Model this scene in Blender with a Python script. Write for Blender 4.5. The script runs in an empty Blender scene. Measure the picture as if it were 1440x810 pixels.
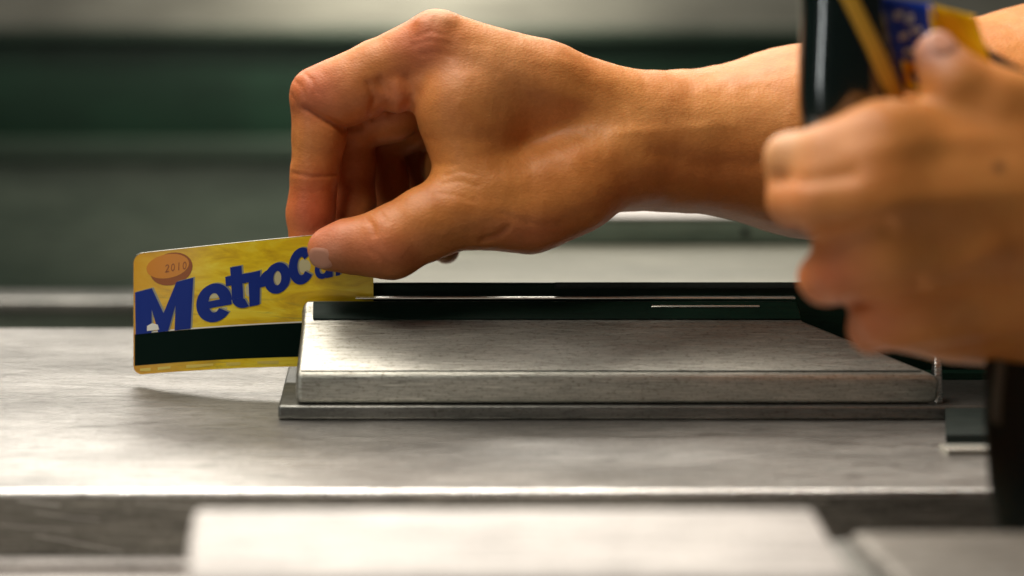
import bpy, bmesh, math, random
import numpy as np
from mathutils import Vector, Matrix

random.seed(4)
rng = np.random.default_rng(4)
C = bpy.context.scene.collection
sc = bpy.context.scene
U = 0.000787            # modelling unit (about 0.8 mm) in metres
F, D0, HC = 2205.0, 700.0, 175.0   # focal length in photo pixels, distance to the card, eye height above the counter
PX0 = 480.0

# ------------------------------------------------------------------ camera
cam_d = bpy.data.cameras.new('camera')
cam = bpy.data.objects.new('camera', cam_d); C.objects.link(cam)
cam.location = (0, -D0 * U, HC * U)
cam.rotation_euler = (math.pi / 2, 0, 0)
cam_d.sensor_width = 36.0
cam_d.lens = F / 1440.0 * 36.0
cam_d.shift_x = (720.0 - PX0) / 1440.0
cam_d.shift_y = -405.0 / 1440.0
cam_d.clip_start = 0.01
cam_d.clip_end = 100
cam_d.dof.use_dof = True
cam_d.dof.focus_distance = 697 * U
cam_d.dof.aperture_fstop = 4.7
sc.camera = cam

# ------------------------------------------------------------------ world and lamps
w = bpy.data.worlds.new('World'); sc.world = w; w.use_nodes = True
bg = w.node_tree.nodes['Background']
bg.inputs[0].default_value = (0.62, 0.66, 0.60, 1)
bg.inputs[1].default_value = 0.03

def area(name, loc, target, sx, sy, power, col):
    l = bpy.data.lights.new(name, 'AREA'); l.shape = 'RECTANGLE'; l.size = sx; l.size_y = sy
    l.energy = power; l.color = col
    o = bpy.data.objects.new(name, l); C.objects.link(o)
    o.location = loc
    d = Vector(target) - Vector(loc)
    o.rotation_euler = d.to_track_quat('-Z', 'Y').to_euler()
    return o
area('overhead_tube_light', (-0.10, 0.30, 0.98), (0.04, 0.0, 0.03), 0.95, 0.36, 17.0, (1.0, 0.93, 0.83))
area('low_back_light', (-0.12, 0.95, 0.62), (0.0, 0.0, 0.0), 1.15, 0.20, 6.2, (1.0, 0.95, 0.88))
area('overhead_front_light', (-0.34, -0.34, 1.02), (-0.02, 0.0, 0.04), 0.45, 0.25, 7.2, (1.0, 0.93, 0.82))
area('wall_wash_light', (0.13, 1.70, 0.32), (0.13, 1.885, 0.12), 0.40, 0.05, 2.6, (1.0, 0.93, 0.78))
area('overhead_back_light', (0.1, 1.0, 1.6), (0.1, 0.9, 0.0), 1.6, 0.4, 9.5, (1.0, 0.95, 0.84))
area('side_fill_light', (-0.80, -0.72, 0.36), (0.15, -0.13, 0.12), 0.06, 0.72, 1.5, (0.95, 1.0, 0.97))  # added lamp for the streak on the pouch and some fill from the left

sc.view_settings.view_transform = 'Standard'
sc.view_settings.look = 'None'
sc.view_settings.exposure = 0.0
sc.view_settings.gamma = 1.0
sc.view_settings.use_curve_mapping = False
sc.cycles.use_denoising = True
sc.cycles.max_bounces = 8
sc.cycles.caustics_reflective = False
sc.cycles.caustics_refractive = False

# ------------------------------------------------------------------ helpers
def W(px, py, d):       # photo pixel at a distance -> modelling units
    return np.array([(px - PX0) * d / F, d - D0, HC - py * d / F])
def lin(c):
    c = c / 255.0
    return c / 12.92 if c <= 0.04045 else ((c + 0.055) / 1.055) ** 2.4
def rgb(r, g, b): return (lin(r), lin(g), lin(b), 1.0)

def obj(name, verts, faces, mat, parent=None, smooth=False, edges=()):
    me = bpy.data.meshes.new(name)
    me.from_pydata([tuple(float(c) * U for c in v) for v in verts], list(edges), [tuple(int(i) for i in f) for f in faces])
    me.update()
    if mat: me.materials.append(mat)
    if smooth: me.shade_smooth()
    o = bpy.data.objects.new(name, me); C.objects.link(o)
    if parent: o.parent = parent
    return o
def from_bm(name, bm, mat, parent=None, smooth=True, angle=40):
    for v in bm.verts: v.co = v.co * U
    bmesh.ops.recalc_face_normals(bm, faces=bm.faces)
    me = bpy.data.meshes.new(name); bm.to_mesh(me); bm.free()
    if mat: me.materials.append(mat)
    if smooth:
        me.shade_smooth()
        try: me.set_sharp_from_angle(angle=math.radians(angle))
        except Exception: pass
    o = bpy.data.objects.new(name, me); C.objects.link(o)
    if parent: o.parent = parent
    return o
def box_bm(x0, x1, y0, y1, z0, z1, bev=0.0, seg=3, bm=None):
    b = bm or bmesh.new()
    vs = [b.verts.new(p) for p in ((x0,y0,z0),(x1,y0,z0),(x1,y1,z0),(x0,y1,z0),(x0,y0,z1),(x1,y0,z1),(x1,y1,z1),(x0,y1,z1))]
    fs = [b.faces.new([vs[i] for i in f]) for f in ((0,3,2,1),(4,5,6,7),(0,1,5,4),(1,2,6,5),(2,3,7,6),(3,0,4,7))]
    if bev:
        es = list({e for f in fs for e in f.edges})
        bmesh.ops.bevel(b, geom=es, offset=bev, segments=seg, profile=0.5, affect='EDGES', clamp_overlap=True)
    return b
def thing(name, label, cat, loc=(0, 0, 0), group=None):
    o = bpy.data.objects.new(name, None); C.objects.link(o)
    o['label'] = label; o['category'] = cat
    if group: o['group'] = group
    return o
def tag(o, label, cat, group=None):
    o['label'] = label; o['category'] = cat
    if group: o['group'] = group
    return o
def structure(o): o['kind'] = 'structure'; return o

# ------------------------------------------------------------------ materials
def mat(name, col=(0.5,0.5,0.5,1), rough=0.5, metal=0.0, **kw):
    m = bpy.data.materials.new(name); m.use_nodes = True
    b = m.node_tree.nodes['Principled BSDF']
    b.inputs['Base Color'].default_value = col
    b.inputs['Roughness'].default_value = rough
    b.inputs['Metallic'].default_value = metal
    for k, v in kw.items(): b.inputs[k.replace('_', ' ')].default_value = v
    return m
class NT:
    def __init__(s, m): s.m = m; s.t = m.node_tree; s.b = s.t.nodes['Principled BSDF']
    def n(s, kind, **kw):
        nd = s.t.nodes.new(kind)
        for k, v in kw.items():
            if hasattr(nd, k) and not k[0].isupper(): setattr(nd, k, v)
            else: nd.inputs[k.replace('_', ' ')].default_value = v
        return nd
    def l(s, a, b): s.t.links.new(a, b)
    def ramp(s, fac, stops):
        r = s.t.nodes.new('ShaderNodeValToRGB'); s.l(fac, r.inputs[0])
        e = r.color_ramp.elements
        while len(e) < len(stops): e.new(0.5)
        for q, (p, c) in zip(e, stops):
            q.position = p; q.color = c if len(c) == 4 else (*c, 1)
        return r
    def mix(s, fac, a, b, mode='MIX'):
        x = s.t.nodes.new('ShaderNodeMix'); x.data_type = 'RGBA'; x.blend_type = mode
        if isinstance(fac, float): x.inputs[0].default_value = fac
        else: s.l(fac, x.inputs[0])
        for sock, v in ((x.inputs[6], a), (x.inputs[7], b)):
            if isinstance(v, tuple): sock.default_value = v
            else: s.l(v, sock)
        return x.outputs[2]
    def noise(s, vec, scale, detail=4, rough=0.55, dist=0.0):
        x = s.n('ShaderNodeTexNoise'); x.inputs['Scale'].default_value = scale
        x.inputs['Detail'].default_value = detail; x.inputs['Roughness'].default_value = rough
        x.inputs['Distortion'].default_value = dist
        s.l(vec, x.inputs['Vector']); return x.outputs['Fac']
    def mapping(s, scale=(1,1,1), rot=(0,0,0), loc=(0,0,0)):
        if not hasattr(s, 'tc'): s.tc = s.n('ShaderNodeTexCoord')
        mp = s.n('ShaderNodeMapping'); mp.inputs['Scale'].default_value = scale
        mp.inputs['Rotation'].default_value = rot; mp.inputs['Location'].default_value = loc
        s.l(s.tc.outputs['Object'], mp.inputs[0]); return mp.outputs[0]

def steel(name, dark, light, rough=(0.3, 0.5), metal=0.85, stretch=12, scale=60, bump=0.12, scratches=0.5, blotch=0.5):
    m = mat(name, metal=metal); t = NT(m)
    fine = t.noise(t.mapping((1, stretch * 3.5, stretch * 3.5), (0, 0, 0.015)), scale * 1.3, 6, 0.65)
    broad = t.noise(t.mapping((1, 3.0, 3.0)), scale * 0.22, 4, 0.5, 0.4)
    wisp = t.noise(t.mapping((1, 7.0, 7.0), (0, 0, 0.06)), scale * 0.8, 9, 0.74, 0.9)
    c1 = t.ramp(broad, [(0.37, dark), (0.63, light)]).outputs[0]
    c2 = t.ramp(wisp, [(0.36, dark), (0.50, light), (0.75, light)]).outputs[0]
    c = t.mix(blotch, c1, c2)
    cf = t.ramp(fine, [(0.34, (0.62, 0.62, 0.62)), (0.64, (1.0, 1.0, 1.0))]).outputs[0]
    c = t.mix(1.0, c, cf, 'MULTIPLY')
    spk = t.noise(t.mapping((1, 1.8, 1.8)), 620, 3, 0.7)
    c = t.mix(1.0, c, t.ramp(spk, [(0.34, (0.66, 0.64, 0.60)), (0.47, (1, 1, 1))]).outputs[0], 'MULTIPLY')
    # hair scratches: two directions of very stretched noise, only the peaks kept
    s1 = t.noise(t.mapping((5, 190, 190), (0, 0.0, 0.10)), 9, 2, 0.5, 0.15)
    s2 = t.noise(t.mapping((9, 260, 260), (0.0, 0.16, -0.22), (3, 1, 2)), 9, 2, 0.5, 0.1)
    k1 = t.ramp(s1, [(0.66, (0,0,0)), (0.70, (1,1,1))]).outputs[0]
    k2 = t.ramp(s2, [(0.70, (0,0,0)), (0.75, (1,1,1))]).outputs[0]
    k = t.mix(1.0, k1, k2, 'ADD')
    ks = t.n('ShaderNodeMath', operation='MULTIPLY'); t.l(k, ks.inputs[0]); ks.inputs[1].default_value = scratches
    c = t.mix(ks.outputs[0], c, (min(1, light[0] * 1.5), min(1, light[1] * 1.5), min(1, light[2] * 1.5), 1))
    t.l(c, t.b.inputs['Base Color'])
    mr = t.n('ShaderNodeMapRange'); t.l(wisp, mr.inputs[0])
    mr.inputs[1].default_value = 0.3; mr.inputs[2].default_value = 0.7
    mr.inputs[3].default_value = rough[1]; mr.inputs[4].default_value = rough[0]
    t.l(mr.outputs[0], t.b.inputs['Roughness'])
    bp = t.n('ShaderNodeBump'); bp.inputs['Strength'].default_value = bump; bp.inputs['Distance'].default_value = 0.0004
    add = t.n('ShaderNodeMath', operation='ADD'); t.l(fine, add.inputs[0]); t.l(wisp, add.inputs[1])
    t.l(add.outputs[0], bp.inputs['Height']); t.l(bp.outputs[0], t.b.inputs['Normal'])
    return m
M = {}
M['counter'] = steel('worn_steel', (0.17, 0.163, 0.15, 1), (0.70, 0.675, 0.64, 1), (0.26, 0.52), 1.0, 9, 60, 0.3, 0.6, 0.6)
M['edge_face'] = steel('edge_steel', (0.13, 0.125, 0.11, 1), (0.34, 0.33, 0.29, 1), (0.3, 0.45), 0.7, 18, 60, 0.25, 0.9, 0.5)
M['housing'] = steel('housing_steel', (0.33, 0.325, 0.285, 1), (0.62, 0.61, 0.55, 1), (0.34, 0.50), 1.0, 9, 80, 0.28, 0.4, 0.5)
M['plate'] = steel('plate_steel', (0.12, 0.125, 0.115, 1), (0.28, 0.275, 0.255, 1), (0.32, 0.45), 0.9, 16, 75, 0.15, 0.2, 0.4)
M['dark_steel'] = steel('dark_steel', (0.014, 0.020, 0.018, 1), (0.032, 0.040, 0.036, 1), (0.5, 0.65), 0.2, 14, 70, 0.1, 0.1, 0.4)
M['slot'] = steel('slot_dark_green', (0.002, 0.012, 0.007, 1), (0.006, 0.022, 0.013, 1), (0.45, 0.6), 0.0, 10, 70, 0.1, 0.02, 0.4)
M['scratch'] = mat('scratch_bare', (0.86, 0.84, 0.80, 1), 0.45, 0.5)
M['trim'] = steel('polished_lip', (0.55, 0.52, 0.49, 1), (0.92, 0.90, 0.88, 1), (0.15, 0.42), 1.0, 14, 70, 0.4, 0.1, 0.7)
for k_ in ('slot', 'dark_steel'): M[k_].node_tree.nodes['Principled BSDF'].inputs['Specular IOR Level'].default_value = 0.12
M['bright'] = mat('bright_edge', (0.8, 0.78, 0.70, 1), 0.25, 0.8)
M['cream'] = steel('cream_paint', (0.56, 0.52, 0.495, 1), (0.68, 0.64, 0.61, 1), (0.45, 0.6), 0.0, 3, 30, 0.05, 0.0, 0.4)
M['dull'] = steel('dull_paint', (0.22, 0.20, 0.175, 1), (0.40, 0.37, 0.33, 1), (0.5, 0.6), 0.2, 2, 40, 0.05, 0.0, 0.5)
M['beige'] = steel('beige_steel', (0.13, 0.13, 0.10, 1), (0.22, 0.215, 0.17, 1), (0.4, 0.55), 0.2, 3, 24, 0.05, 0.0, 0.4)
M['greygreen'] = steel('grey_green_panel', (0.045, 0.080, 0.055, 1), (0.175, 0.22, 0.165, 1), (0.5, 0.6), 0.0, 2.0, 16, 0.05, 0.0, 0.4)
M['greenwall'] = steel('dark_green_wall', (0.004, 0.028, 0.013, 1), (0.018, 0.068, 0.036, 1), (0.5, 0.6), 0.0, 2.0, 14, 0.05, 0.0, 0.4)
M['wall'] = steel('concrete_wall', (0.24, 0.24, 0.20, 1), (0.36, 0.35, 0.30, 1), (0.6, 0.7), 0.0, 2, 5, 0.05, 0.0, 0.4)
M['floor'] = steel('floor_concrete', (0.08, 0.08, 0.07, 1), (0.14, 0.14, 0.12, 1), (0.6, 0.7), 0.0, 1, 4, 0.05, 0.0, 0.4)
# skin: colour from the 'skin' colour attribute (redder over joints and tips, shade painted between the far fingers), pores and fine lines in the bump
def skin_mat():
    m = mat('skin', rough=0.50); t = NT(m)
    a = t.n('ShaderNodeVertexColor'); a.layer_name = 'skin'
    mott = t.noise(t.mapping(), 55, 5, 0.6)
    cr = t.ramp(mott, [(0.34, (0.84, 0.75, 0.68)), (0.66, (1.0, 1.0, 1.0))]).outputs[0]
    fine = t.noise(t.mapping(), 700, 3, 0.6)
    fr = t.ramp(fine, [(0.3, (0.90, 0.87, 0.84)), (0.7, (1.0, 1.0, 1.0))]).outputs[0]
    c = t.mix(1.0, a.outputs[0], cr, 'MULTIPLY'); c = t.mix(1.0, c, fr, 'MULTIPLY')
    t.l(c, t.b.inputs['Base Color'])
    t.b.inputs['Subsurface Weight'].default_value = 0.22
    t.b.inputs['Subsurface Radius'].default_value = (1.0, 0.35, 0.18)
    t.b.inputs['Subsurface Scale'].default_value = 0.0025
    t.b.inputs['Specular IOR Level'].default_value = 0.36
    v = t.n('ShaderNodeTexVoronoi'); v.inputs['Scale'].default_value = 900; t.l(t.mapping((1, 1, 1.6), (0.3, 0.2, 0.5)), v.inputs['Vector'])
    lines = t.noise(t.mapping((1.0, 1.0, 2.4), (0.2, 0.4, 0.3)), 240, 6, 0.7, 0.8)
    add = t.n('ShaderNodeMath', operation='ADD'); t.l(v.outputs['Distance'], add.inputs[0]); t.l(lines, add.inputs[1])
    bp = t.n('ShaderNodeBump'); bp.inputs['Strength'].default_value = 0.30; bp.inputs['Distance'].default_value = 0.00024
    t.l(add.outputs[0], bp.inputs['Height']); t.l(bp.outputs[0], t.b.inputs['Normal'])
    return m
M['skin'] = skin_mat()
M['nail'] = mat('nail', (0.60, 0.27, 0.17, 1), 0.42)

# ------------------------------------------------------------------ the setting
structure(from_bm('floor', box_bm(-6000, 6000, -2500, 9000, -1300, -1270), M['floor'], smooth=False))
structure(from_bm('back_wall', box_bm(-4000, 4500, 2400, 2600, -1269, 1700), M['wall'], smooth=False))

def Zat(py, d): return HC - py * d / F
def Xat(px, d): return (px - PX0) * d / F

# dark green wall panelling with a grey-green dado in front of the concrete wall
p = thing('wall_panelling', 'dark green wall panel above a grey green base, blurred far behind the hands', 'wall panel')
from_bm('upper_panel', box_bm(-3500, 4000, 2340, 2398, Zat(212, 3040), Zat(48, 3040), 6), M['greenwall'], p)
from_bm('lower_panel', box_bm(-3500, 4000, 2320, 2398, -1268, Zat(214, 3020), 6), M['greygreen'], p)
M['mid'] = steel('mid_green', (0.026, 0.062, 0.040, 1), (0.075, 0.115, 0.08, 1), (0.5, 0.6), 0.0, 2, 14, 0.05, 0.0, 0.4)
from_bm('ledge', box_bm(-3500, 4000, 2300, 2319, Zat(226, 3010), Zat(196, 3010), 6), M['mid'], p)
from_bm('cap_rail', box_bm(-3500, 4000, 2310, 2339, Zat(56, 3010), Zat(40, 3010), 6), M['mid'], p)
# a low rail in the next lane, left
p = thing('lane_rail', 'blurred grey steel rail behind the counter at the left', 'rail')
from_bm('rail_bar', box_bm(-600, 20, 500, 540, Zat(440, 1200), Zat(421, 1200), 3), M['plate'], p)
from_bm('rail_panel', box_bm(-600, 20, 512, 530, -1269, Zat(441.5, 1200), 1), M['greygreen'], p)

# the next turnstile behind the wrist
p = thing('turnstile', 'blurred beige turnstile cabinet behind the wrist, with a pale topped box on it', 'turnstile')
from_bm('cabinet', box_bm(Xat(470, 1000), 900, 240, 520, -1269, 0, 5), M['beige'], p)
from_bm('box_body', box_bm(Xat(560, 1118), 850, 418, 470, 0.3, 19.5, 1.5), M['greygreen'], p)
from_bm('box_lid', box_bm(Xat(555, 1118), 855, 416, 476, 19.6, 21.5, 0.8), M['cream'], p)
from_bm('bolt', box_bm(Xat(1042, 1118), Xat(1052, 1118), 416.2, 417.9, Zat(330, 1118), Zat(320, 1118), 0.6), M['dark_steel'], p)

# ------------------------------------------------------------------ our turnstile cabinet
cab = thing('turnstile', 'scratched brushed steel turnstile counter under the card and card reader', 'turnstile')
XL, XR = -480, 620
# counter sheet with a rolled front edge: section in Y/Z
prof = [(139, -3.0), (138.2, -0.9), (136, 0.0)]
prof += [(-138.8, 0.0)]
lip = [(-138.8, 0.0)]
for k in range(1, 9):
    a = k / 6 * math.pi / 2
    lip.append((-138.8 - 2.2 * math.sin(a), -2.2 + 2.2 * math.cos(a)))
def extrude_x(prof):
    bmx = bmesh.new(); n = len(prof)
    vs = [bmx.verts.new((x, y, z)) for x in (XL, XR) for y, z in prof]
    for i in range(n - 1): bmx.faces.new([vs[q] for q in (i, i + 1, n + i + 1, n + i)])
    return bmx
from_bm('top_panel', extrude_x(prof), M['counter'], cab, True, 60)
from_bm('front_lip', extrude_x(lip), M['trim'], cab, True, 60)
from_bm('front_edge', box_bm(XL, XR, -141, -136, Zat(781, 559), -2.2), M['edge_face'], cab, False)
from_bm('back_edge', box_bm(XL, XR, 134, 139, -22, -3.0), M['edge_face'], cab, False)
from_bm('lower_panel', box_bm(XL, XR, -146, 130, -1269, Zat(781, 559) - 0.2, 2), M['cream'], cab)
from_bm('core', box_bm(XL + 1, XR - 1, -135.9, 133.9, Zat(781, 559), -1.0), M['edge_face'], cab, False)

# long scratches cut into the counter and its front edge
def scratch(pts, wd, front):
    vs = []
    for px, py in pts:
        d = 558.9 if front else F * HC / py
        for e in (-wd * 0.55, wd * 0.55):
            q = W(px, py + e * 2.0, d)
            if front: q[1] -= 0.12
            else: q[2] = 0.03
            vs.append(q)
    obj('scratch', vs, [(2*i, 2*i+2, 2*i+3, 2*i+1) for i in range(len(pts) - 1)], M['scratch'], cab)
scratch([(0, 655), (60, 654), (130, 648), (190, 641)], 0.35, False)
scratch([(0, 642), (50, 639), (95, 638)], 0.3, False)
scratch([(20, 671), (120, 668), (230, 663), (330, 661)], 0.22, False)
scratch([(700, 640), (840, 636), (960, 640)], 0.2, False)
scratch([(1000, 655), (1130, 662), (1290, 678)], 0.25, False)
scratch([(1150, 640), (1240, 650), (1320, 664)], 0.2, False)
scratch([(25, 703), (60, 708), (85, 711)], 0.6, True)
scratch([(50, 720), (95, 727), (140, 731)], 0.35, True)
scratch([(48, 752), (100, 762), (172, 776)], 0.4, True)
scratch([(190, 706), (240, 712), (300, 716)], 0.3, True)
scratch([(0, 738), (40, 742), (100, 745)], 0.3, True)

# ------------------------------------------------------------------ card reader
rd = thing('card_reader', 'raised steel card reader with a sloped top and a slot, fixed on the steel counter', 'card reader')
def prism(rows, bev, seg=4):     # rows: (xl, xr, y, z) section points, left and right ends may differ
    b = bmesh.new()
    L = [b.verts.new((r[0], r[2], r[3])) for r in rows]
    R = [b.verts.new((r[1], r[2], r[3])) for r in rows]
    k = len(rows)
    b.faces.new(L[::-1]); b.faces.new(R)
    for i in range(k):
        j = (i + 1) % k
        b.faces.new((L[i], L[j], R[j], R[i]))
    bmesh.ops.recalc_face_normals(b, faces=b.faces)
    if bev: bmesh.ops.bevel(b, geom=list(b.edges), offset=bev, segments=seg, profile=0.5, affect='EDGES', clamp_overlap=True)
    return b
xe = 480
# base plate: chamfered left corner
b = prism([(Xat(391, 653), xe, -47, 0.05), (Xat(391, 653), xe, -47, 6.0), (Xat(404, 700) , xe, 44, 6.0), (Xat(404, 700), xe, 44, 0.05)], 1.3, 3)
from_bm('base_plate', b, M['plate'], rd)
xr = Xat(1322, 656)
rows = [(-19.2, xr, -45.6, 6.05), (-19.2, xr, -45.2, 18.8), (-17.6, 203, -12.0, 34.9), (-17.4, 203, -2.6, 42.3), (-17.4, 203, -2.6, 6.05)]
from_bm('near_housing', prism(rows, 3.0, 5), M['housing'], rd)
# shade below the slot, put in as a dark strip on the slope
def quadstrip(name, x0, x1, a, b_, th, m, bev=0.35):
    a = np.array(a, float); b_ = np.array(b_, float)
    nrm = np.array([-(b_ - a)[1], (b_ - a)[0]]); nrm /= np.linalg.norm(nrm)
    pts = [a, b_, b_ + nrm * th, a + nrm * th]
    bm_ = prism([(x0, x1, q[0], q[1]) for q in pts], bev, 2)
    return from_bm(name, bm_, m, rd)
quadstrip('slot_shade_strip', -12.5, 201.5, (-12.6, 34.7), (-5.0, 40.9), 0.9, M['slot'], 0.42)
quadstrip('slot_lip', Xat(500, 697), 201.5, (-4.3, 42.2), (-1.7, 42.5), 0.8, M['bright'], 0.2)
quadstrip('guide_mark', Xat(915, 694), Xat(1066, 694), (-8.6, 39.4), (-7.9, 40.0), 0.5, M['bright'], 0.1)
from_bm('corner_glint_fin', prism([(Xat(1313, 658), Xat(1324, 658), -44, 6.1), (Xat(1313, 658), Xat(1324, 658), -43, 22), (Xat(1316, 658), Xat(1320, 658), -40, 27), (Xat(1313, 658), Xat(1324, 658), -34, 6.1)], 0.7, 3), M['trim'], rd)  # bright fin added as the highlight on the end corner's edge
quadstrip('edge_groove', -17.0, 243, (-43.6, 19.55), (-43.2, 19.75), 0.16, M['dark_steel'], 0.0)
# far half behind the slot, dark
rows = [(-17, xe - 6, 4.0, 6.05), (-17, xe - 6, 4.0, 47.2), (-17, xe - 6, 5.5, 48.2), (-17, xe - 6, 40, 20), (-17, xe - 6, 42, 6.05)]
from_bm('far_housing', prism(rows, 0.8, 2), M['slot'], rd)
from_bm('far_rim', box_bm(Xat(780, 704), xe - 7, 2.8, 3.9, 45.5, 48.4, 0.4), M['dark_steel'], rd)
from_bm('slot_floor', box_bm(-15, xe - 8, -2.5, 3.9, 6.1, 9.0), M['slot'], rd, False)

# housing to the right of the reader, standing on the counter
sd = thing('junction_box', 'low dark steel box with a bright flange at the right end of the counter', 'box')
b = prism([(Xat(1331, 612), 470, -88, 0.1), (Xat(1331, 612), 470, -87, 5.2), (Xat(1331, 651), 470, -47.7, 5.5), (Xat(1331, 651), 470, -47.6, 0.1)], 0.4, 2)
from_bm('body', b, M['dark_steel'], sd)
from_bm('flange', box_bm(Xat(1332, 603), 471, -97, -88.2, 0.1, 2.2, 0.4), M['bright'], sd)

# ------------------------------------------------------------------ fare card
def card_pt(px, py_or_t, off=0.0, t=None):
    s = (px - 188.0) / 337.0
    yb = 527 - 30.2 * s + 18.4 * s * s
    yt = 357 - 37.3 * s + 3.4 * s * s
    if t is None: t = (yb - py_or_t) / (yb - yt)
    py = yb + (yt - yb) * t
    u = max(0.0, 1 - s)
    d = 700.5 + 16 * u ** 2.2 + 7 * t * u - 5 * math.sin(math.pi * max(0, min(1, s / 0.8))) * 0.5
    return W(px, py, d) + np.array([0.0, -off, 0.0])
card = thing('fare_card', 'bent yellow fare card with blue lettering held in the reader slot', 'fare card')
def yellow_mat():
    m = mat('card_yellow', rough=0.32); t = NT(m)
    n1 = t.noise(t.mapping((1, 1, 3.5), (0, 0.15, 0)), 45, 5, 0.6, 0.8)
    c = t.ramp(n1, [(0.34, rgb(214, 168, 8)), (0.5, rgb(242, 204, 16)), (0.68, rgb(252, 228, 70))]).outputs[0]
    # orange cast at the worn left end, along the card's length
    g = t.n('ShaderNodeSeparateXYZ'); t.l(t.tc.outputs['Object'], g.inputs[0])
    r = t.n('ShaderNodeMapRange'); t.l(g.outputs[0], r.inputs[0])
    r.inputs[1].default_value = -0.076; r.inputs[2].default_value = -0.045; r.inputs[3].default_value = 0.75; r.inputs[4].default_value = 0.0
    c = t.mix(r.outputs[0], c, rgb(214, 138, 8))
    wv = t.noise(t.mapping((1, 1, 9), (0, 0.12, 0)), 38, 4, 0.6, 1.5)
    wr = t.ramp(wv, [(0.55, (0,0,0)), (0.66, (1,1,1))]).outputs[0]
    lowz = t.n('ShaderNodeMapRange'); t.l(g.outputs[2], lowz.inputs[0])
    lowz.inputs[1].default_value = 0.036; lowz.inputs[2].default_value = 0.030; lowz.inputs[3].default_value = 0; lowz.inputs[4].default_value = 0.45
    mm = t.n('ShaderNodeMath', operation='MULTIPLY'); t.l(wr, mm.inputs[0]); t.l(lowz.outputs[0], mm.inputs[1])
    c = t.mix(mm.outputs[0], c, rgb(160, 140, 60))
    t.l(c, t.b.inputs['Base Color']); return m
M['yellow'] = yellow_mat()
M['blue'] = mat('print_blue', rgb(14, 44, 132), 0.5, 0.0, Specular_IOR_Level=0.25)
M['blueshade'] = mat('print_pale', rgb(150, 150, 130), 0.4)
M['black'] = mat('stripe_black', rgb(2, 20, 14), 0.55, 0.0, Specular_IOR_Level=0.06)
M['white'] = mat('card_white', rgb(240, 236, 222), 0.4)
M['orange'] = mat('print_orange', rgb(214, 132, 8), 0.35)
M['brown'] = mat('print_brown', rgb(150, 78, 8), 0.4)
# body with rounded corners
NXc, NTc = 90, 40
def corner_t(px):            # rounded corners at both ends
    r = 13.0
    q = min(px - 188, 525 - px)
    if q >= r: return 0.0
    return (r - math.sqrt(max(0, r * r - (r - q) ** 2))) / 170.0
verts, faces = [], []
xs = [188 + 337 * (0.5 - 0.5 * math.cos(math.pi * i / NXc)) for i in range(NXc + 1)]
for side in (0, 1):
    for px in xs:
        ct = corner_t(px)
        for j in range(NTc + 1):
            t = ct + (1 - 2 * ct) * j / NTc
            verts.append(card_pt(px, 0, 0.35 if side == 0 else -0.35, t))
N1 = NTc + 1; off = len(xs) * N1
for i in range(NXc):
    for j in range(NTc):
        a = i * N1 + j
        faces.append((a, a + N1, a + N1 + 1, a + 1))
        faces.append((off + a, off + a + 1, off + a + N1 + 1, off + a + N1))
o = obj('card_body', verts, faces, M['yellow'], card, True)
ring = [i * N1 for i in range(NXc + 1)] + [NXc * N1 + j for j in range(1, N1)] + [i * N1 + NTc for i in range(NXc - 1, -1, -1)] + [j for j in range(NTc - 1, 0, -1)]
ev = [verts[i] + np.array([0, -0.12, 0]) for i in ring] + [verts[off + i] + np.array([0, 0.12, 0]) for i in ring]
cen = card_pt(356, 430, 0)
ev = [v + (v - cen) / np.linalg.norm(v - cen) * 0.2 for v in ev]
k = len(ring)
obj('card_edge', ev, [(i, (i + 1) % k, k + (i + 1) % k, k + i) for i in range(k)], M['white'], card, True)
def card_patch(name, poly, m, off, sub=2.0):
    """flat print: polygon in photo pixels laid on the bent card"""
    b = bmesh.new()
    b.faces.new([b.verts.new((x, y, 0)) for x, y in poly])
    bmesh.ops.triangulate(b, faces=b.faces)
    for _ in range(3):
        es = [e for e in b.edges if e.calc_length() > 12]
        if not es: break
        bmesh.ops.subdivide_edges(b, edges=es, cuts=1)
    bmesh.ops.triangulate(b, faces=b.faces)
    vs = [card_pt(v.co.x, v.co.y, 0.35 + off) for v in b.verts]
    b.verts.index_update()
    fs = [[v.index for v in f.verts] for f in b.faces]; b.free()
    return obj(name, vs, fs, m, card, True)
def yb(px): s = (px - 188.0) / 337.0; return 527 - 30.2 * s + 18.4 * s * s
def band(name, t0, t1, x0, x1, m, off, wob=0):
    vs, fs = [], []; nn = 60
    for i in range(nn + 1):
        px = x0 + (x1 - x0) * i / nn
        w0 = wob * math.sin(px * 0.11) ; 
        vs.append(card_pt(px, 0, 0.35 + off, t0 + w0)); vs.append(card_pt(px, 0, 0.35 + off, (t0 + t1) / 2)); vs.append(card_pt(px, 0, 0.35 + off, t1))
    for i in range(nn):
        a = i * 3
        fs += [(a, a + 3, a + 4, a + 1), (a + 1, a + 4, a + 5, a + 2)]
    return obj(name, vs, fs, m, card, True)
band('magnetic_stripe', 0.075, 0.335, 189.5, 524, M['black'], 0.08)
band('stripe_edge', 0.337, 0.347, 205, 524, M['white'], 0.08)
M['dash'] = mat('print_dash', rgb(232, 206, 96), 0.4)
# worn dashes in the strip under the magnetic stripe
for x0, x1 in ((197, 212), (222, 240), (262, 300), (318, 338), (362, 392)):
    band('worn_dash', 0.026, 0.048, x0, x1, M['dash'], 0.08, 0.004)
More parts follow.
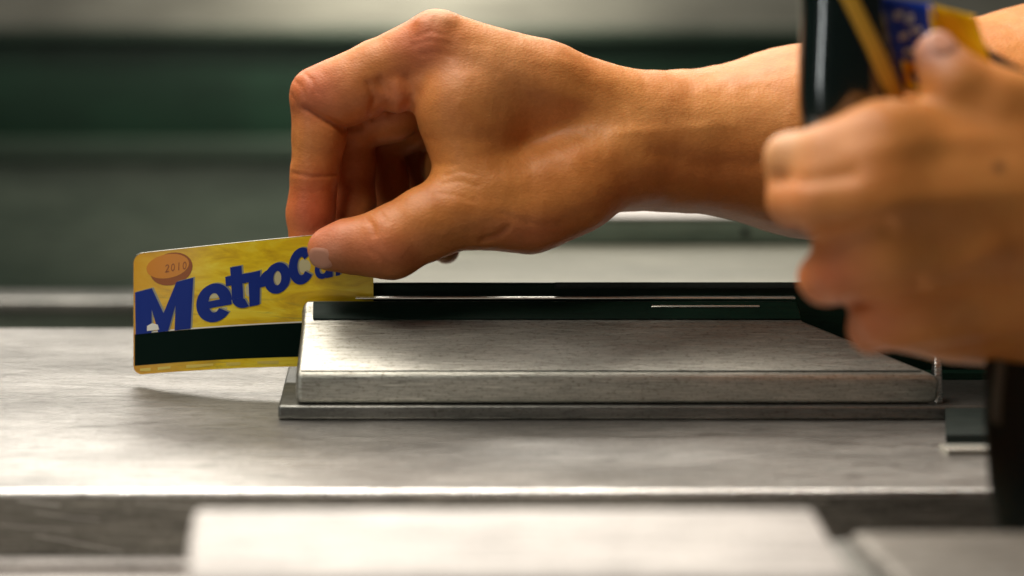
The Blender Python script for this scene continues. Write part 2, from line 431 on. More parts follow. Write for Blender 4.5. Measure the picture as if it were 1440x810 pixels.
# letters
def arc(cx, cy, rx, ry, wx, wy, a0, a1, n=28):
    """ring piece: list of quads in the unit box"""
    out = []
    for i in range(n):
        a, b_ = math.radians(a0 + (a1 - a0) * i / n), math.radians(a0 + (a1 - a0) * (i + 1) / n)
        o = lambda t, kx, ky: (cx + kx * math.cos(t), cy + ky * math.sin(t))
        out.append([o(a, rx, ry), o(b_, rx, ry), o(b_, rx - wx, ry - wy), o(a, rx - wx, ry - wy)])
    return out
def rect(x0, y0, x1, y1, n=4):
    return [[(x0 + (x1 - x0) * i / n, y0), (x0 + (x1 - x0) * (i + 1) / n, y0), (x0 + (x1 - x0) * (i + 1) / n, y1), (x0 + (x1 - x0) * i / n, y1)] for i in range(n)]
GL = {   # pieces of each letter; pieces that touch sit a hair apart in depth
 'M': [rect(0, 0, 0.29, 1), rect(0.71, 0, 1, 1),
       [[(0.29, 1), (0.29, 0.52), (0.41, 0.0), (0.5, 0.40)], [(0.71, 1), (0.5, 0.40), (0.59, 0.0), (0.71, 0.52)], [(0.41, 0.0), (0.59, 0.0), (0.5, 0.40)]]],
 'e': [arc(0.5, 0.5, 0.5, 0.5, 0.34, 0.25, 0, 322), rect(0.18, 0.38, 0.98, 0.56)],
 't': [rect(0.20, 0.25, 0.62, 1), rect(0, 0.58, 0.20, 0.80), rect(0.62, 0.58, 0.94, 0.80), arc(0.66, 0.25, 0.46, 0.25, 0.42, 0.21, 180, 290, 12)],
 'r': [rect(0, 0, 0.50, 1), arc(0.82, 0.50, 0.42, 0.46, 0.34, 0.31, 55, 180, 14)],
 'o': [arc(0.5, 0.5, 0.5, 0.5, 0.35, 0.27, 0, 360)],
 'C': [arc(0.5, 0.5, 0.5, 0.5, 0.34, 0.25, 38, 322)],
 'a': [arc(0.45, 0.42, 0.45, 0.42, 0.27, 0.22, 0, 360), rect(0.62, 0, 1, 0.9)],
 'd': [arc(0.43, 0.33, 0.43, 0.33, 0.27, 0.18, 0, 360), rect(0.62, 0, 1, 1)],
 '2': [arc(0.5, 0.70, 0.45, 0.30, 0.2, 0.14, -30, 170, 12), [[(0, 0.0), (0.25, 0.0), (0.92, 0.60), (0.72, 0.66)]], rect(0.2, 0, 1, 0.15)],
 '0': [arc(0.5, 0.5, 0.46, 0.5, 0.2, 0.16, 0, 360, 18)],
 '1': [rect(0.4, 0, 0.62, 1)]}
def letter(ch, q, m, off, name='letter'):
    bl, br, tr, tl = [np.array(p, float) for p in q]
    vs, fs = [], []
    for pi, piece in enumerate(GL[ch]):
        for quad in piece:
            # split each piece-quad vertically so it follows the bend
            k = len(vs)
            for u, v in quad:
                p = bl * (1 - u) * (1 - v) + br * u * (1 - v) + tr * u * v + tl * (1 - u) * v
                vs.append(card_pt(p[0], p[1], 0.35 + off + 0.03 * pi))
            fs.append(tuple(range(k, k + len(quad))))
    return obj(name, vs, fs, m, card, False)
LET = [('M', ((191, 470), (268, 462), (272, 390), (190, 411))),
       ('e', ((277, 457), (328, 448), (325, 394), (275, 403))),
       ('t', ((320, 437), (357, 430), (354, 371), (316, 377))),
       ('r', ((351, 431), (379, 425), (383, 376), (349, 384))),
       ('o', ((372, 416), (409, 409), (408, 365), (371, 373))),
       ('C', ((407, 404), (443, 395), (441, 344), (405, 352))),
       ('a', ((443, 394), (468, 389), (467, 358), (442, 362))),
       ('r', ((472, 388), (485, 385), (485, 354), (471, 357))),
       ('d', ((487, 384), (510, 379), (509, 336), (486, 341)))]
for ch, q in LET:
    letter(ch, [(x + 2.4, y - 1.2) for x, y in q], M['blueshade'], 0.08, 'letter_shadow')
    letter(ch, q, M['blue'], 0.22)
def oval(cx, cy, rx, ry, sl=0.0):
    return [(cx + rx * math.cos(i * math.tau / 18), cy + ry * math.sin(i * math.tau / 18) + sl * math.cos(i * math.tau / 18)) for i in range(18)]
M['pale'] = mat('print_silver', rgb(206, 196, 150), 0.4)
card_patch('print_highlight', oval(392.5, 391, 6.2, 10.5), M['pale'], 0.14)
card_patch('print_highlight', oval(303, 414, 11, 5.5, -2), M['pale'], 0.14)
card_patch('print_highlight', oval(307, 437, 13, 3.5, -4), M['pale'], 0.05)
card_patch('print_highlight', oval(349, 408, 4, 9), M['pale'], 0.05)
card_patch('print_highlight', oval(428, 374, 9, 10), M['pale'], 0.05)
# white fleck in the first letter, the orange arrival stamp at the left top
card_patch('print_fleck', [(207, 465), (224, 463), (222, 456), (214, 454), (207, 458)], M['white'], 0.36)
ell = [(241 + 30 * math.cos(a), 378 + 23 * math.sin(a) - 4 * math.cos(a)) for a in [i * math.tau / 28 for i in range(28)]]
card_patch('print_oval', ell, M['brown'], 0.09)
ell = [(236 + 30 * math.cos(a), 374 + 17 * math.sin(a) - 4 * math.cos(a)) for a in [i * math.tau / 28 for i in range(28)]]
card_patch('print_oval', ell, M['orange'], 0.14)
for i, ch in enumerate('2010'):
    x = 232 + i * 8.2; y = 383 - i * 1.3
    letter(ch, ((x, y), (x + 6, y - 1), (x + 6.4, y - 12), (x + 0.4, y - 11)), M['brown'], 0.20, 'stamp_digit')

# ------------------------------------------------------------------ implicit surfaces for the arms
class Field:
    def __init__(s, lo, hi, h):
        s.lo = np.array(lo, float); s.h = h
        s.n = np.ceil((np.array(hi) - s.lo) / h).astype(int) + 1
        s.v = np.full(s.n, 30.0, np.float32)
        s.ax = [s.lo[i] + h * np.arange(s.n[i], dtype=np.float32) for i in range(3)]
    def like(s):
        f = Field.__new__(Field); f.lo, f.h, f.n, f.ax = s.lo, s.h, s.n, s.ax
        f.v = np.full(s.n, 30.0, np.float32); return f
    def win(s, lo, hi):
        a = np.clip(np.floor((lo - s.lo) / s.h).astype(int), 0, s.n); b = np.clip(np.ceil((hi - s.lo) / s.h).astype(int) + 1, 0, s.n)
        return tuple(slice(a[i], b[i]) for i in range(3))
    @staticmethod
    def smin(a, b, k):
        h = np.clip(0.5 + 0.5 * (b - a) / k, 0, 1)
        return b + (a - b) * h - k * h * (1 - h)
    def cone(s, p, q, r1, r2, k=3.0, sy=1.0):
        p, q = np.array(p, float), np.array(q, float)
        pad = max(r1, r2) * max(1, sy) + k + 4
        w_ = s.win(np.minimum(p, q) - pad, np.maximum(p, q) + pad)
        X = s.ax[0][w_[0]][:, None, None]; Y = s.ax[1][w_[1]][None, :, None]; Z = s.ax[2][w_[2]][None, None, :]
        d = q - p; d2 = d.copy(); d2[1] /= sy
        px, py, pz = X - p[0], (Y - p[1]) / sy, Z - p[2]
        L = max(1e-6, float(d2 @ d2))
        h = np.clip((px * d2[0] + py * d2[1] + pz * d2[2]) / L, 0, 1)
        dist = np.sqrt((px - h * d2[0]) ** 2 + (py - h * d2[1]) ** 2 + (pz - h * d2[2]) ** 2) - (r1 + (r2 - r1) * h)
        s.v[w_] = s.smin(s.v[w_], dist, k)
    def chain(s, pts, k=3.0, sy=1.0):    # pts: (px, py, d, r_px)
        for a, b in zip(pts[:-1], pts[1:]):
            s.cone(W(*a[:3]), W(*b[:3]), a[3] * a[2] / F, b[3] * b[2] / F, k, sy)
    def merge(s, o, k): s.v = s.smin(s.v, o.v, k)
    def mesh(s):
        v = s.v; ins = v < 0
        n = s.n
        corners = [v[i:n[0]-1+i, j:n[1]-1+j, k:n[2]-1+k] for i in (0,1) for j in (0,1) for k in (0,1)]
        cnt = sum((c < 0).astype(np.int8) for c in corners)
        act = (cnt > 0) & (cnt < 8)
        idx = np.full(act.shape, -1, np.int64); ii = np.argwhere(act); idx[act] = np.arange(len(ii))
        cv = np.stack([c[act] for c in corners], 1).astype(np.float64)
        off = np.array([(i, j, k) for i in (0,1) for j in (0,1) for k in (0,1)], float)
        acc = np.zeros((len(ii), 3)); num = np.zeros(len(ii))
        for a in range(8):
            for b in range(a + 1, 8):
                if np.abs(off[a] - off[b]).sum() != 1: continue
                va, vb = cv[:, a], cv[:, b]; m = (va < 0) != (vb < 0)
                t = np.where(m, va / np.where(m, va - vb, 1), 0)
                pt = off[a] + t[:, None] * (off[b] - off[a])
                acc[m] += pt[m]; num[m] += 1
        P = s.lo + s.h * (ii + acc / num[:, None])
        faces = []
        for ax in range(3):
            sl0 = [slice(None)] * 3; sl1 = [slice(None)] * 3
            sl0[ax] = slice(0, -1); sl1[ax] = slice(1, None)
            A, B = ins[tuple(sl0)], ins[tuple(sl1)]
            e = np.argwhere(A != B)
            o1, o2 = (ax + 1) % 3, (ax + 2) % 3
            e = e[(e[:, o1] > 0) & (e[:, o2] > 0) & (e[:, o1] < n[o1] - 1) & (e[:, o2] < n[o2] - 1)]
            def g(da, db):
                q = e.copy(); q[:, o1] -= da; q[:, o2] -= db
                return idx[q[:, 0], q[:, 1], q[:, 2]]
            q = np.stack([g(1, 1), g(0, 1), g(0, 0), g(1, 0)], 1)
            fl = ~A[e[:, 0], e[:, 1], e[:, 2]]
            q[fl] = q[fl][:, ::-1]
            faces.append(q)
        Fq = np.concatenate(faces); Fq = Fq[(Fq >= 0).all(1)]
        return P, Fq
def smooth(P, Fq, it=2, lam=0.5):
    e = np.concatenate([Fq[:, [0, 1]], Fq[:, [1, 2]], Fq[:, [2, 3]], Fq[:, [3, 0]]])
    for _ in range(it):
        acc = np.zeros_like(P); num = np.zeros(len(P))
        np.add.at(acc, e[:, 0], P[e[:, 1]]); np.add.at(acc, e[:, 1], P[e[:, 0]])
        np.add.at(num, e[:, 0], 1); np.add.at(num, e[:, 1], 1)
        P = P + lam * (acc / np.maximum(num, 1)[:, None] - P)
    return P
def normals(P, Fq):
    fn = np.cross(P[Fq[:, 2]] - P[Fq[:, 0]], P[Fq[:, 3]] - P[Fq[:, 1]])
    N = np.zeros_like(P)
    for i in range(4): np.add.at(N, Fq[:, i], fn)
    return N / np.maximum(np.linalg.norm(N, axis=1, keepdims=True), 1e-9)
def proj(P):
    d = P[:, 1] + D0
    return PX0 + F * P[:, 0] / d, F * (HC - P[:, 2]) / d
def seg_dist(x, y, pts):
    best = np.full(len(x), 1e9)
    for (x0, y0), (x1, y1) in zip(pts[:-1], pts[1:]):
        dx, dy = x1 - x0, y1 - y0; L = dx * dx + dy * dy
        h = np.clip(((x - x0) * dx + (y - y0) * dy) / L, 0, 1)
        best = np.minimum(best, np.hypot(x - x0 - h * dx, y - y0 - h * dy))
    return best
def relief(P, N, items):
    """items: (polyline, width_px, height_mm, (ymin, ymax) depth range) folds (negative) and ridges (positive), on camera-side skin"""
    x, y = proj(P); face = np.clip(-N[:, 1] * 1.6 + 0.25, 0, 1)
    disp = np.zeros(len(P))
    for pts, wd, hh, rngY in items:
        m = (P[:, 1] > rngY[0]) & (P[:, 1] < rngY[1])
        disp += np.where(m, hh * np.exp(-(seg_dist(x, y, pts) / wd) ** 2), 0)
    return P + N * (disp * face)[:, None]
def skin_color(P, N, spots, base):
    x, y = proj(P); col = np.tile(np.array(base, float), (len(P), 1))
    for (cx, cy), rx, ry, c, a in spots:
        g = a * np.exp(-(((x - cx) / rx) ** 2 + ((y - cy) / ry) ** 2))
        col = col * (1 - g[:, None]) + np.array(c) * g[:, None]
    return col
def body(name, P, Fq, col, parent):
    o = obj(name, P, Fq, M['skin'], parent, True)
    ca = o.data.color_attributes.new('skin', 'FLOAT_COLOR', 'POINT')
    ca.data.foreach_set('color', np.concatenate([col, np.ones((len(col), 1))], 1).astype(np.float32).ravel())
    return o

person = thing('person', 'bare forearms of one person, far hand swiping a card, near hand holding a dark pouch', 'person')
BASE = (0.63, 0.245, 0.060); RED = (0.60, 0.150, 0.075); PALE = (0.66, 0.38, 0.20)

# ---- far arm: hand pinching the card
D = 700
f = Field((-40, -52, 0), (420, 112, 190), 1.05)
f.chain([(1780, 200, D + 80, 235), (1500, 192, D + 60, 188), (1130, 198, D + 38, 130), (935, 198, D + 26, 92)], 10, 1.12)
f.chain([(935, 198, D + 26, 91), (860, 200, D + 24, 88)], 10, 1.15)
f.chain([(900, 165, D + 14, 62), (760, 118, D + 8, 57), (616, 62, D + 5, 48)], 9)
f.chain([(900, 178, D + 36, 62), (628, 70, D + 28, 46)], 9)
f.chain([(900, 190, D + 54, 56), (648, 92, D + 48, 42)], 9)
f.chain([(900, 205, D + 66, 50), (672, 118, D + 63, 38)], 9)
f.chain([(880, 205, D + 22, 78), (720, 175, D + 16, 66), (660, 150, D + 8, 58)], 9)
f.chain([(700, 120, D + 6, 56), (655, 150, D + 0, 60), (668, 230, D - 4, 60)], 12)
f.chain([(872, 222, D + 4, 64), (800, 262, D - 4, 62), (742, 286, D - 6, 63), (690, 288, D - 9, 58)], 10)
f.chain([(740, 250, D + 20, 60), (860, 235, D + 40, 60)], 10)
f.chain([(690, 235, D + 30, 62), (655, 235, D + 50, 56), (628, 220, D + 70, 44)], 8)
f.chain([(556, 126, D + 6, 33), (600, 110, D + 8, 40)], 5)
th = f.like()
th.chain([(690, 286, D - 9, 56), (640, 296, D - 12, 53), (600, 314, D - 14, 50), (548, 341, D - 14.5, 49.5), (516, 345, D - 13.5, 40), (486, 346, D - 13, 35), (462, 350, D - 11.5, 30)], 4)
f.merge(th, 8)
ix = f.like()
ix.chain([(612, 62, D + 6, 47), (530, 100, D + 11, 43), (447, 133, D + 15, 40.5)], 3)
ix.chain([(505, 128, D + 11, 44), (484, 140, D + 12, 40)], 5)
ix2 = f.like()
ix2.chain([(446, 145, D + 16, 38), (449, 190, D + 15, 37), (443, 240, D + 14, 34.5)], 3)
ix2.chain([(443, 244, D + 14, 33.5), (437, 300, D + 13.5, 34), (434, 340, D + 12, 28)], 2.5)
ix.merge(ix2, 1.6)
f.merge(ix, 2.6)
for pts in ([(618, 90, D + 28, 42), (550, 158, D + 30, 41), (497, 176, D + 34, 37)],
            [(640, 100, D + 48, 40), (585, 172, D + 50, 37), (540, 198, D + 53, 33)],
            [(668, 118, D + 63, 34), (610, 180, D + 66, 30), (584, 215, D + 66, 28)]):
    g = f.like(); g.chain(pts, 3); f.merge(g, 2.5)
for pts in ([(495, 185, D + 35, 33), (497, 235, D + 33, 31), (498, 290, D + 29, 30), (492, 325, D + 24, 26)],
            [(532, 195, D + 54, 30), (545, 250, D + 51, 28), (555, 300, D + 46, 26), (562, 330, D + 42, 23)],
            [(584, 218, D + 66, 26), (602, 270, D + 62, 24), (618, 320, D + 58, 22), (627, 352, D + 56, 19)]):
    g = f.like(); g.chain(pts, 3); f.merge(g, 1.2)
P, Fq = f.mesh()
P = smooth(P, Fq, 2)
N = normals(P, Fq)
def micro(P, N, seed, amp=0.05, lo=3.5, hi=13):
    r_ = np.random.default_rng(seed); d_ = np.zeros(len(P))
    for _ in range(26):
        v = r_.normal(size=3); v /= np.linalg.norm(v); lam = r_.uniform(lo, hi)
        warp = 1.3 * np.sin(P @ r_.normal(size=3) * 0.16 + r_.uniform(0, 6))
        d_ += amp * (lam / hi) * np.sin(P @ v * (math.tau / lam) + r_.uniform(0, 6) + warp)
    return P + N * d_[:, None]
P = micro(P, N, 3, 0.022, 4, 12)
near = (-60, 22)
P = relief(P, N, [
    ([(428, 152), (455, 168), (482, 180), (505, 180)], 4.5, -1.3, near),           # fold under the middle joint
    ([(412, 243), (440, 248), (472, 246)], 3.2, -0.75, (-5, 20)),                  # end joint crease
    ([(414, 236), (440, 240), (470, 240)], 3, -0.25, (-5, 20)),
    ([(518, 118), (527, 140), (520, 165)], 5, -1.0, near),                         # folds at the base of the index finger
    ([(534, 116), (543, 130), (546, 150)], 8, -1.5, near),
    ([(572, 112), (582, 130), (578, 152)], 7, -0.9, near),
    ([(558, 118), (564, 138), (558, 154)], 7, 0.7, near),
    ([(512, 304), (523, 316), (527, 330)], 4.5, -0.6, (-60, -8)),                  # thumb joint wrinkles
    ([(536, 300), (545, 312)], 3.5, -0.35, (-60, -8)),
    ([(520, 352), (535, 362), (545, 375)], 4, -0.3, (-60, -8)),
    ([(678, 338), (700, 332), (712, 322)], 4.5, -1.1, (-60, 10)),                  # fold at the thumb base
    ([(604, 240), (640, 262), (690, 275)], 14, -0.5, near),                        # hollow between thumb and hand
    ([(640, 232), (612, 232)], 5, -0.4, near),
    ([(650, 66), (760, 120), (850, 152)], 14, 0.6, near),                          # index tendon
    ([(700, 255), (790, 218), (1000, 180)], 18, 0.5, (-60, 60)),                         # thumb tendon
    ([(720, 285), (810, 250), (1010, 225)], 20, -0.4, (-60, 60)),
    ([(705, 110), (760, 165), (840, 190), (1030, 175)], 7, 0.25, (-60, 60)),             # veins
    ([(900, 205), (1000, 235), (1110, 225)], 16, -0.8, (-80, 60)),
    ([(590, 30), (612, 20), (636, 26)], 10, 0.9, near),
    ([(585, 52), (606, 44), (628, 50)], 3.0, -0.30, near),
    ([(580, 64), (604, 57), (632, 62)], 3.0, -0.28, near),
    ([(590, 78), (612, 73), (636, 80)], 3.5, -0.25, near),
    ([(412, 112), (424, 122), (430, 140)], 3.0, -0.40, near),                      # middle joint wrinkles
    ([(424, 100), (438, 112), (446, 130)], 3.0, -0.35, near),
    ([(405, 128), (414, 140), (418, 152)], 2.6, -0.35, near),
    ([(418, 268), (440, 272), (462, 268)], 2.4, -0.18, (-5, 20)),
    ([(626, 246), (648, 240), (668, 246)], 3.0, -0.35, near),                      # skin folds in the web
    ([(620, 258), (645, 254), (672, 262)], 3.0, -0.30, near),
    ([(612, 272), (640, 274), (668, 284)], 3.5, -0.28, near),
    ([(700, 300), (760, 318), (800, 312)], 5, -0.25, near),
    ([(835, 140), (850, 190), (845, 240)], 8, -0.12, (-60, 40)),                   # wrist folds
    ([(868, 120), (882, 180), (878, 250)], 7, -0.12, (-60, 60)),
    ([(905, 112), (916, 180), (912, 262)], 7, -0.10, (-60, 60)),                            # knuckle
    ([(596, 200), (640, 190), (700, 205)], 20, -0.5, near),
])
x_, y_ = proj(P)
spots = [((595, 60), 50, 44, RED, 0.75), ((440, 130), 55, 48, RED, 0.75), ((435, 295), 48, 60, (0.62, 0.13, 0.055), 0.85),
         ((530, 352), 65, 38, RED, 0.6), ((460, 345), 30, 30, (0.62, 0.26, 0.17), 0.6), ((555, 135), 40, 35, RED, 0.5), ((740, 330), 60, 28, RED, 0.45),
         ((620, 20), 20, 14, PALE, 0.5), ((515, 235), 50, 75, (0.40, 0.10, 0.045), 0.5), ((700, 100), 80, 60, PALE, 0.25), ((1000, 170), 180, 50, (0.60, 0.30, 0.10), 0.5)]  # the dark spot paints shade into the gap between the curled fingers
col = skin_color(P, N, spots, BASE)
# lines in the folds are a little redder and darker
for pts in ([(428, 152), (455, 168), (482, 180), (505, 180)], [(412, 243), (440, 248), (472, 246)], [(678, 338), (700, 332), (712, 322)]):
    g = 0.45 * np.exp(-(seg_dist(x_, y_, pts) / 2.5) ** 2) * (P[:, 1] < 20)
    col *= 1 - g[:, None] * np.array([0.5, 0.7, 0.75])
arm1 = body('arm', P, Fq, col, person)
arm1['label'] = 'far arm, its finger and thumb pinching the yellow card'
# thumbnail: seen edge-on at the tip
def nail(cx, cy, d, r_px, rx, ry, nrm, up, parent, bulge=0.10):
    sc_ = d / F
    n_ = np.array(nrm, float); n_ /= np.linalg.norm(n_)
    c = W(cx, cy, d) + n_ * (r_px * sc_ - 0.45)
    u = np.array(up, float); u -= n_ * (u @ n_); u /= np.linalg.norm(u); s_ = np.cross(u, n_)
    vs, fs = [c + n_ * 1.1], []
    R, K = 6, 24
    for i in range(1, R + 1):
        q = i / R
        for j in range(K):
            a = j / K * math.tau
            ca, sa = math.cos(a), math.sin(a)
            e = 2.6
            xx = math.copysign(abs(ca) ** (2 / e), ca) * rx * q * sc_; yy = math.copysign(abs(sa) ** (2 / e), sa) * ry * q * sc_
            hgt = 1.1 - bulge * 3.2 * (xx / (rx * sc_)) ** 2 - 0.5 * (yy / (ry * sc_)) ** 2 - (0.5 if i == R else 0)
            vs.append(c + s_ * xx + u * yy + n_ * hgt)
    for j in range(K): fs.append((0, 1 + j, 1 + (j + 1) % K))
    for i in range(R - 1):
        for j in range(K):
            a = 1 + i * K + j; b_ = 1 + i * K + (j + 1) % K
            fs.append((a, a + K, b_ + K, b_))
    return obj('fingernail', vs, fs, M['nail'], parent, True)
nail(464, 350, D - 11.5, 30, 16, 19, (-0.42, -0.86, -0.30), (-0.95, 0, -0.12), arm1)

# ---- near arm, out of focus, holding the pouch
D2 = 510
f = Field((118, -250, -10), (400, -120, 165), 1.3)
f.chain([(2000, 320, 500, 170), (1700, 315, 506, 150), (1480, 300, 512, 128)], 10, 1.0)
f.chain([(1480, 205, 508, 72), (1238, 203, 503, 50)], 12)
f.chain([(1480, 265, 500, 84), (1222, 278, 494, 52)], 12)
f.chain([(1480, 335, 502, 84), (1244, 358, 500, 54)], 12)
f.chain([(1480, 395, 514, 76), (1290, 430, 514, 50)], 12)
f.chain([(1480, 420, 540, 84), (1345, 425, 540, 72)], 12)
f.chain([(1450, 300, 530, 110), (1320, 330, 530, 80)], 14)
t_ = f.like(); t_.chain([(1470, 172, 506, 64), (1400, 150, 506, 54), (1345, 122, 508, 46), (1318, 78, 512, 32)], 4); f.merge(t_, 7)
f.chain([(1300, 425, 545, 66), (1400, 430, 545, 72)], 14)
for pts in ([(1248, 198, 502, 54), (1168, 219, 505, 43), (1112, 222, 514, 33), (1112, 224, 530, 30), (1165, 226, 556, 27), (1215, 230, 556, 25)],
            [(1232, 270, 497, 55), (1155, 282, 500, 46), (1114, 284, 510, 31), (1114, 288, 528, 30), (1170, 300, 556, 28), (1225, 302, 554, 26)],
            [(1250, 350, 500, 58), (1190, 374, 505, 48), (1160, 392, 513, 34), (1162, 394, 530, 31), (1205, 398, 556, 28), (1255, 392, 552, 25)],
            [(1300, 420, 512, 56), (1248, 444, 518, 42), (1224, 466, 525, 28), (1232, 464, 540, 26), (1270, 455, 556, 24)]):
    g = f.like(); g.chain(pts, 4); f.merge(g, 9)
P, Fq = f.mesh(); P = smooth(P, Fq, 3); N = normals(P, Fq)
P = relief(P, N, [
    ([(1200, 215), (1300, 200), (1440, 190)], 18, 0.7, (-260, -180)),
    ([(1250, 285), (1350, 275), (1440, 270)], 16, 0.6, (-260, -180)),
    ([(1210, 440), (1300, 410), (1400, 350)], 22, 1.2, (-260, -150)),
    ([(1108, 250), (1085, 255)], 8, -0.8, (-260, -160)),
    ([(1090, 250), (1135, 254), (1195, 246)], 12, -1.1, (-260, -170)),
    ([(1120, 335), (1180, 332), (1245, 318)], 12, -2.2, (-260, -165)),
    ([(1190, 428), (1245, 412), (1290, 400)], 11, -1.8, (-260, -150)),
])
x_, y_ = proj(P)
spots = [((1100, 200), 45, 45, PALE, 0.7), ((1105, 285), 40, 35, (0.64, 0.24, 0.10), 0.5), ((1315, 65), 34, 28, (0.74, 0.42, 0.36), 0.9),
         ((1160, 390), 60, 50, RED, 0.6), ((1225, 460), 50, 40, RED, 0.5)]
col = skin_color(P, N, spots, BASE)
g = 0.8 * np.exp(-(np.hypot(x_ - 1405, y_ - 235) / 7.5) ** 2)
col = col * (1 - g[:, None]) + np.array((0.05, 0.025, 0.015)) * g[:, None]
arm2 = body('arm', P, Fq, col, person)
arm2['label'] = 'near arm, its blurred hand closed round a dark pouch'
nail(1318, 80, 512, 32, 18, 22, (-0.1, -0.72, 0.7), (-0.3, 0, 1), arm2)

# ------------------------------------------------------------------ things in the near hand
def glossy(name, c, r): return mat(name, c, r, 0.0, Coat_Weight=1.0, Coat_Roughness=0.10, Coat_IOR=2.0)
M['pouch'] = glossy('pouch_leather', rgb(3, 20, 17), 0.22)
M['yband'] = mat('yellow_band', rgb(214, 168, 60), 0.5)
M['pblue'] = mat('packet_blue', rgb(22, 60, 170), 0.4)
M['pyel'] = mat('packet_yellow', rgb(236, 184, 8), 0.4)
M['sliver'] = mat('sliver_black', rgb(16, 20, 18), 0.5)
pouch = thing('pouch', 'glossy dark green pouch with a thin yellow band, gripped upright in the near hand', 'pouch')
rows = []
prof = [(-150, 1119, 1216), (-60, 1124, 1228), (0, 1127, 1240), (60, 1125, 1252), (110, 1123, 1264), (150, 1124, 1270), (178, 1127, 1266), (205, 1136, 1250), (225, 1150, 1225)]
K = 28
verts, faces = [], []
for i, (py, xl, xr_) in enumerate(prof):
    cx, hw = (xl + xr_) / 2, (xr_ - xl) / 2
    hd = 12.0 if i < len(prof) - 2 else (8.5 if i == len(prof) - 2 else 4)
    for j in range(K):
        a = j / K * math.tau
        e = 2.05
        ca, sa = math.cos(a), math.sin(a)
        q = W(cx + hw * math.copysign(abs(ca) ** (2 / e), ca), py, 532)
        q[1] += hd * math.copysign(abs(sa) ** (2 / e), sa)
        verts.append(q)
for i in range(len(prof) - 1):
    for j in range(K):
        a = i * K + j; b_ = i * K + (j + 1) % K
        faces.append((a, b_, b_ + K, a + K))
faces.append(tuple(range(K))); faces.append(tuple((len(prof) - 1) * K + j for j in range(K))[::-1])
o = obj('pouch_body', verts, faces, M['pouch'], pouch, True)
md = o.modifiers.new('round', 'SUBSURF'); md.levels = 1; md.render_levels = 2
def ribbon(name, pts, wid, th_, m, parent):     # pts (px,py,d), flat band facing the camera side
    b = bmesh.new(); rings = []
    for i, p_ in enumerate(pts):
        c = W(*p_)
        a = W(*pts[max(0, i - 1)]); z = W(*pts[min(len(pts) - 1, i + 1)])
        t = (z - a) / np.linalg.norm(z - a)
        s_ = np.cross(t, (0, 1, 0)); s_ /= np.linalg.norm(s_); n_ = np.cross(s_, t)
        hw = wid * p_[2] / F / 2
        rings.append([b.verts.new(tuple(c + s_ * u * hw + n_ * v * th_ / 2)) for u, v in ((-1, -0.4), (-0.8, -1), (0.8, -1), (1, -0.4), (1, 0.4), (0.8, 1), (-0.8, 1), (-1, 0.4))])
    for r0, r1 in zip(rings[:-1], rings[1:]):
        for j in range(8): b.faces.new((r0[j], r0[(j + 1) % 8], r1[(j + 1) % 8], r1[j]))
    b.faces.new(rings[0]); b.faces.new(rings[-1][::-1])
    return from_bm(name, b, m, parent)
ribbon('band', [(1130, -130, 521), (1163, -60, 519.6), (1196, 0, 519.2), (1226, 60, 519.6), (1248, 110, 521.0), (1262, 140, 523), (1270, 175, 528)], 22, 1.0, M['yband'], pouch)

# packet behind the thumb: a bent two-colour sleeve
pk = thing('packet', 'crumpled blue and yellow packet pinched under the near thumb', 'packet')
def sheet(name, corners, m, parent, th_=1.4, off=0.0, nn=10):
    bl, br, tr, tl = [np.array(c, float) for c in corners]
    vs, fs = [], []
    for side in (0, 1):
        for i in range(nn + 1):
            for j in range(nn + 1):
                u, v = i / nn, j / nn
                c = bl * (1-u)*(1-v) + br*u*(1-v) + tr*u*v + tl*(1-u)*v
                q = W(c[0], c[1], c[2] + 3.0 * math.sin(u * 3.1) * math.sin(v * 2.4 + 0.5) + 0.9 * math.sin(u * 9 + v * 7))
                q[1] += -off + (th_ if side else 0)
                vs.append(q)
    n1 = nn + 1; o_ = n1 * n1
    for i in range(nn):
        for j in range(nn):
            a = i * n1 + j
            fs += [(a, a + n1, a + n1 + 1, a + 1), (o_ + a, o_ + a + 1, o_ + a + n1 + 1, o_ + a + n1)]
    for i in range(nn):
        for j in (0, nn):
            a = i * n1 + j; q = (a, a + n1, o_ + a + n1, o_ + a); fs.append(q if j else q[::-1])
        for a in (i, nn * n1 + i):
            q = (a, a + 1, o_ + a + 1, o_ + a); fs.append(q)
    return obj(name, vs, fs, m, parent, True)
sheet('blue_face', [(1262, 130, 531), (1330, 130, 531), (1312, 6, 531), (1236, -6, 531)], M['pblue'], pk)
sheet('yellow_face', [(1322, 130, 531.2), (1400, 110, 531.2), (1372, 22, 531.2), (1306, 5, 531.2)], M['pyel'], pk, off=0.1)
sheet('yellow_flap', [(1272, 128, 531), (1300, 124, 531), (1296, 92, 531), (1266, 84, 531)], M['pyel'], pk, 0.5, 1.4)
for (x, y, wd, hh) in ((1255, 16, 11, 12), (1272, 20, 9, 13), (1262, 46, 12, 10), (1279, 38, 14, 9), (1292, 50, 16, 9), (1268, 68, 14, 9)):
    sheet('print_mark', [(x, y + hh, 531), (x + wd, y + hh - 1, 531), (x + wd, y, 531), (x + 1, y + 1, 531)], M['white'], pk, 0.3, 2.0, 3)
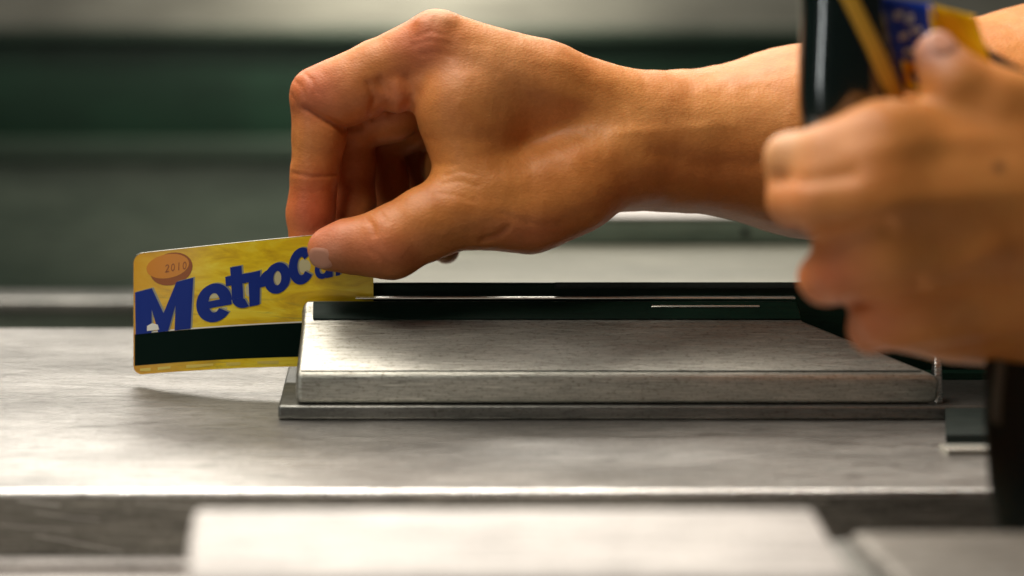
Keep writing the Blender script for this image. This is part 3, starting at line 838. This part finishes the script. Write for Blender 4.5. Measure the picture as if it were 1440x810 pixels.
o = ribbon('wrist_sliver', [(1372, 58, 536), (1390, 76, 533), (1412, 88, 530), (1440, 104, 528), (1480, 130, 528), (1540, 150, 530)], 11, 2.2, M['sliver'], None)  # thin dark ribbon past the right edge of the packet
tag(o, 'thin black cord running over the near wrist beside the packet', 'sliver')

# dark strap hanging at the right edge
M['strap'] = mat('strap_web', rgb(14, 26, 22), 0.45)
M['strap2'] = mat('strap_worn', rgb(96, 88, 74), 0.5)
st = thing('bag_strap', 'dark hanging strap with a worn grey stripe at the lower right edge', 'strap')
ribbon('webbing', [(1428, 450, 540), (1418, 520, 530), (1416, 600, 520), (1420, 700, 500), (1428, 796, 470)], 66, 3.0, M['strap'], st)
ribbon('worn_stripe', [(1408, 508, 527), (1402, 560, 521.5), (1400, 620, 516), (1402, 700, 497), (1406, 745, 484)], 15, 0.8, M['strap2'], st)
ribbon('webbing', [(1468, 450, 545), (1456, 560, 538), (1458, 700, 530), (1472, 790, 528)], 40, 3.0, M['strap'], st)

# ------------------------------------------------------------------ blurred reader of the nearer lane
nr = thing('turnstile', 'blurred pale box of the nearest turnstile at the bottom of the photo', 'turnstile')
x0, x1 = Xat(272, 449), Xat(1158, 440)
rows = [(x0 + 1, x1 + 3, -282, -2), (x0 + 1, x1 + 3, -281.5, 20.5), (x0, x1 + 1, -266, 25.2), (x0, x1, -251, 30.2), (x0, x1, -250, -2)]
from_bm('reader_box', prism(rows, 2.5, 4), M['cream'], nr)
rows = [(Xat(1290, 428), 215, -272, -2), (Xat(1270, 432), 215, -271, 14.5), (Xat(1192, 450), 215, -246, 22.5), (Xat(1192, 450), 215, -245, -2)]
from_bm('end_cover', prism(rows, 4.0, 5), M['dull'], nr)
rows = [(Xat(1165, 428), 213, -270, -2), (Xat(1165, 432), 213, -269, 11.0), (Xat(1165, 450), 213, -247, 19), (Xat(1165, 450), 213, -246.5, -2)]
from_bm('seam', prism(rows, 0.5, 2), M['plate'], nr)
from_bm('cabinet', box_bm(-420, 520, -330, -215, -1269, -2.2, 4), M['cream'], nr)
